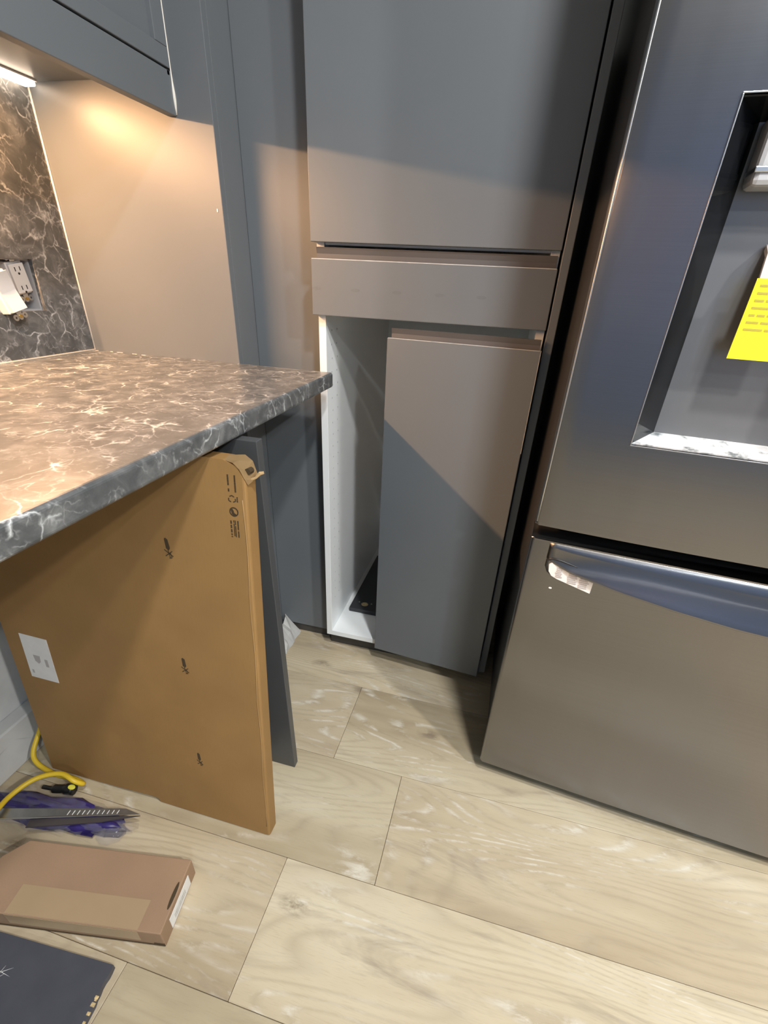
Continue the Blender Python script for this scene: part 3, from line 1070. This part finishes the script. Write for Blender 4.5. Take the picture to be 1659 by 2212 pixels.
# two short lines of lettering, reading downwards
random.seed(9)
bm = bmesh.new()
for xc, z0, z1, gaps in ((-0.0290, 0.850, 0.823, ((0.833, 0.8285),)), (-0.0175, 0.850, 0.824, ())):
    z = z0
    while z > z1:
        h = random.uniform(0.0009, 0.0016)
        if not any(b < z < a for a, b in gaps):
            mark_box(bm, xc - 0.0012, xc + 0.0012, z - h, z)
        z -= h + 0.0005
for xc, w, z0, z1 in ((-0.0295, 0.0026, 0.775, 0.747), (-0.0245, 0.0017, 0.776, 0.748), (-0.0220, 0.0017, 0.776, 0.748), (-0.0175, 0.0022, 0.776, 0.747)):
    z = z0
    while z > z1:
        h = random.uniform(0.0009, 0.0019)
        mark_box(bm, xc - w / 2, xc + w / 2, z - h, z)
        z -= h + (0.0006 if random.random() > 0.12 else 0.0022)
tag(obj('lettering', bm, 'print_dark', cbx, local=True, label='small printed lines of lettering'), kind='stuff')
bm = bmesh.new()
cx_, cz_ = -0.0245, 0.8115
for k in range(3):                               # three bent arrows chasing each other
    a = math.radians(90 + 120 * k)
    P0 = (cx_ + 0.0058 * math.cos(a - 0.75), cz_ + 0.0050 * math.sin(a - 0.75))
    P1 = (cx_ + 0.0068 * math.cos(a), cz_ + 0.0058 * math.sin(a))
    P2 = (cx_ + 0.0058 * math.cos(a + 0.70), cz_ + 0.0050 * math.sin(a + 0.70))
    bar(bm, *P0, *P1, 0.0015)
    bar(bm, *P1, *P2, 0.0015)
for z in (0.8135, 0.8105, 0.8075):
    mark_box(bm, -0.0165, -0.0145, z, z + 0.0022)
obj('recycling_symbol', bm, 'print_dark', cbx, local=True)
bm = bmesh.new()
add_ring(bm, (-0.0230, 0.0, 0.7905), 0.0060, 0.0078, 'y', 0.0008, 24)
add_prism(bm, [(-0.0285, 0.794), (-0.0255, 0.7955), (-0.0235, 0.7925), (-0.0225, 0.7885), (-0.0190, 0.7865), (-0.0185, 0.7850), (-0.0225, 0.7838), (-0.0265, 0.7870)], 'y', PY, 0.0004)
obj('round_symbol', bm, 'print_dark', cbx, local=True, label='printed round two-arrow symbol')
bm = bmesh.new()
add_prism(bm, [(-0.561, 0.430), (-0.490, 0.429), (-0.491, 0.312), (-0.564, 0.312)], 'y', -0.0006, 0.0004)
lb = obj('label_sheet', bm, 'paper', cbx, local=True, label='white paper label with grey print')
bm = bmesh.new()
add_prism(bm, [(-0.540, 0.378), (-0.522, 0.378), (-0.524, 0.362), (-0.530, 0.356), (-0.538, 0.362)], 'y', -0.0009, -0.0006)
add_box(bm, -0.512, -0.504, -0.0009, -0.0006, 0.352, 0.372)
add_box(bm, -0.556, -0.551, -0.0009, -0.0006, 0.325, 0.334)
tag(obj('print', bm, 'print_grey', lb, local=True), kind='stuff')

# ------------------------------------------------------------------ small carton on the floor
SC = thing('small_carton', 'small taped cardboard box with a white barcode label lying on floor planks', 'box', (-0.511, -0.842, 0.0), (0, 0, math.radians(9.5)))
L_, D_, H_ = 0.352, 0.128, 0.054
bm = bmesh.new()
add_prism(bm, [(0, 0), (0, D_), (-L_ + 0.0, D_), (-L_ - 0.035, D_ * 0.72), (-L_ - 0.02, 0)], 'z', 0.0, H_)
bmesh.ops.bevel(bm, geom=[e for e in bm.edges], offset=0.002, segments=2, profile=0.5, affect='EDGES')
sb = obj('body', bm, 'cardboard_pink', SC, local=True)
bm = bmesh.new()
add_box(bm, -0.305, -0.045, 0.002, 0.050, H_ - 0.0002, H_ + 0.0004)
add_box(bm, -0.305, -0.045, -0.0006, 0.0, 0.018, H_ - 0.001)
obj('tape', bm, 'tape', sb, local=True, label='wide strip of clear tape')
bm = bmesh.new()
add_box(bm, -0.34, 0.0005, -0.0012, 0.0, 0.006, 0.009)
add_box(bm, -0.02, 0.0005, -0.0012, 0.0, 0.012, 0.014)
obj('flap_gap', bm, 'print_dark', sb, local=True)
bm = bmesh.new()
add_box(bm, -0.0005, 0.0008, 0.028, 0.105, 0.006, 0.040)
sbl = obj('barcode_label', bm, 'paper', sb, local=True, label='white barcode label')
bm = bmesh.new()
random.seed(4)
y = 0.042
while y < 0.086:
    w = random.choice((0.0006, 0.001, 0.0015))
    add_box(bm, 0.0008, 0.0010, y, y + w, 0.013, 0.028)
    y += w + 0.0011
tag(obj('barcode', bm, 'print_grey', sbl, local=True), kind='stuff')
bm = bmesh.new()
add_disc(bm, (-0.006, 0.062, H_ + 0.0003), 0.0035, 'z', 0.0012, 14, 0.024)
obj('hand_slot', bm, 'print_dark', sb, local=True, label='torn dark slot at the box end')

# ------------------------------------------------------------------ dark offcut board
OC = thing('offcut_board', 'dark blue grey board offcut with one crumbled edge lying on the floor', 'board', (-0.580, -0.893, 0.0), (0, 0, math.radians(3.5)))
bm = bmesh.new()
random.seed(12)
edge = []
nE = 26
for k in range(nE + 1):
    f = k / nE
    edge.append((0.012 * f + random.uniform(-0.0018, 0.0018), -0.20 * f))
poly = [(-0.42, 0.0), ] + edge + [(-0.42, -0.20)]
add_prism(bm, poly, 'z', 0.0, 0.014)
ob_ = obj('board', bm, 'offcut_dark', OC, local=True)
for k in range(16):
    f = random.uniform(0.2, 0.98)
    bm = bmesh.new()
    s = random.uniform(0.0012, 0.003)
    add_box(bm, 0.012 * f - s * 1.5, 0.012 * f + s, -0.20 * f - s, -0.20 * f + s, 0.0120, 0.0148, s * 0.3)
    obj('chip', bm, 'chipboard', ob_, local=True)
bm = bmesh.new()
for ax, ay, bx, by in ((-0.205, -0.047, -0.165, -0.052), (-0.205, -0.060, -0.170, -0.040), (-0.190, -0.066, -0.186, -0.040), (-0.200, -0.070, -0.178, -0.050)):
    d = Vector((bx - ax, by - ay, 0))
    n_ = Vector((-d.y, d.x, 0)).normalized() * 0.0008
    add_prism(bm, [(ax + n_.x, ay + n_.y), (bx, by), (ax - n_.x, ay - n_.y)], 'z', 0.0138, 0.0144)
obj('scratch', bm, 'paper', ob_, local=True, label='star shaped white scratch')

# ------------------------------------------------------------------ cord, plug, pouch, saw


def spline(ctrl, n=60):
    c = [Vector(p) for p in ctrl]
    c = [c[0] * 2 - c[1]] + c + [c[-1] * 2 - c[-2]]
    out = []
    segs = len(c) - 3
    per = max(4, n // segs)
    for i in range(segs):
        p0, p1, p2, p3 = c[i:i + 4]
        for k in range(per):
            t = k / per
            out.append(0.5 * ((2 * p1) + (p2 - p0) * t + (2 * p0 - 5 * p1 + 4 * p2 - p3) * t * t + (3 * p1 - p0 - 3 * p2 + p3) * t ** 3))
    out.append(c[-2])
    return out


YC = thing('extension_cord', 'yellow extension cord looping over the floor beside the tall carton', 'cord', (-0.98, -0.65, 0))
bm = bmesh.new()
add_tube(bm, spline([(-1.086, -0.50, 0.13), (-1.070, -0.560, 0.085), (-1.052, -0.612, 0.045), (-0.998, -0.622, 0.018), (-0.930, -0.622, 0.022), (-0.892, -0.630, 0.030), (-0.900, -0.640, 0.052), (-0.935, -0.640, 0.066), (-0.975, -0.668, 0.070), (-0.992, -0.715, 0.070), (-0.985, -0.765, 0.075), (-1.0, -0.84, 0.06), (-1.04, -0.92, 0.02)], 90), 0.0058, 10)
cdo = obj('cable', bm, 'yellow_cord', YC, smooth=True)
bm = bmesh.new()
add_tube(bm, spline([(-0.990, -0.655, 0.012), (-0.960, -0.652, 0.013), (-0.935, -0.646, 0.014), (-0.912, -0.642, 0.015)], 16), [0.005] * 5 + [0.010] * 6 + [0.013] * 5, 10)
obj('plug', bm, 'black_plastic', YC, smooth=True, label='black plug end')
bm = bmesh.new()
add_disc(bm, (-0.912, -0.644, 0.0285), 0.009, 'z', 0.002, 12, 0.006)
obj('plug_mark', bm, 'yellow_mark', YC)

PB = thing('plastic_pouch', 'crumpled clear plastic pouch with purple contents under the saw blade', 'pouch', (-0.90, -0.725, 0))


def blob(cx, cy, cz, rx, ry, rz, rot, amp, freq, seed, seg=28, rings=16):
    bm = bmesh.new()
    bmesh.ops.create_uvsphere(bm, u_segments=seg, v_segments=rings, radius=1.0)
    Rz = Matrix.Rotation(rot, 3, 'Z')
    for v in bm.verts:
        d = v.co.normalized()
        k = 1 + amp * noise.noise(d * freq + Vector((seed, seed * 2, 0)))
        p = Vector((d.x * rx * k, d.y * ry * k, d.z * rz * k))
        p = Rz @ p
        v.co = Vector((cx, cy, max(0.0012, cz + p.z))) + Vector((p.x, p.y, 0))
    return bm


obj('contents', blob(-0.900, -0.702, 0.022, 0.156, 0.033, 0.024, 0.10, 0.45, 2.6, 1.0), 'purple_cloth', PB, smooth=True)
obj('film', blob(-0.895, -0.702, 0.023, 0.163, 0.035, 0.026, 0.10, 0.55, 3.2, 5.0), 'clear_plastic', PB, smooth=True)
obj('bottle_end', blob(-0.752, -0.703, 0.016, 0.030, 0.022, 0.015, 0.5, 0.15, 2.0, 9.0), 'clear_plastic', PB, smooth=True, label='rounded clear plastic end')

SW = thing('saw_blade', 'grey metal saw blade with a pointed tip and fine tooth marks', 'saw', (-0.84, -0.71, 0.05))
# blade frame: from the left end to the tip
A0 = Vector((-1.10, -0.790, 0.064))
T0 = Vector((-0.700, -0.664, 0.050))
ax = (T0 - A0).normalized()
ay = Vector((-ax.y, ax.x, 0)).normalized()
az = ax.cross(ay)


def bl(u, v, w):
    return A0 + ax * u + ay * v + az * w


LB = (T0 - A0).length
bm = bmesh.new()
pl = [(0.0, -0.012), (LB, 0.0), (LB - 0.035, 0.013), (0.0, 0.016)]
va = [bm.verts.new(bl(u, v, 0.0015)) for u, v in pl]
vb = [bm.verts.new(bl(u, v, 0.0)) for u, v in pl]
bm.faces.new(va)
bm.faces.new(vb[::-1])
for i in range(4):
    bm.faces.new((va[i], vb[i], vb[(i + 1) % 4], va[(i + 1) % 4]))
bd = obj('blade', bm, 'blade', SW)
bm = bmesh.new()
pts = [(bl(0.0, -0.012, 0.0018)), (bl(LB * 0.5, -0.006, 0.0018)), (bl(LB, 0.0, 0.0012))]
add_tube(bm, pts, [0.0024, 0.0022, 0.0006], 6)
obj('cutting_edge', bm, 'steel', bd, label='bright cutting edge')
bm = bmesh.new()
pl = [(LB * 0.45, -0.007), (LB, 0.0), (LB * 0.80, -0.014), (LB * 0.45, -0.024)]
va = [bm.verts.new(bl(u, v, -0.004)) for u, v in pl]
vb = [bm.verts.new(bl(u, v, -0.007)) for u, v in pl]
bm.faces.new(va)
bm.faces.new(vb[::-1])
for i in range(4):
    bm.faces.new((va[i], vb[i], vb[(i + 1) % 4], va[(i + 1) % 4]))
obj('blade_shadow', bm, 'shadow_dark', SW, label='dark slab standing in for the blade shadow')  # solid dark slab put in as the shadow below the blade
for k in range(11):
    u = LB - 0.155 + k * 0.0105
    bm = bmesh.new()
    add_tube(bm, [bl(u, -0.001 + 0.0002 * k, 0.0017), bl(u + 0.002, 0.009, 0.0017)], 0.0008, 5)
    obj('tooth_mark', bm, 'paper', bd)
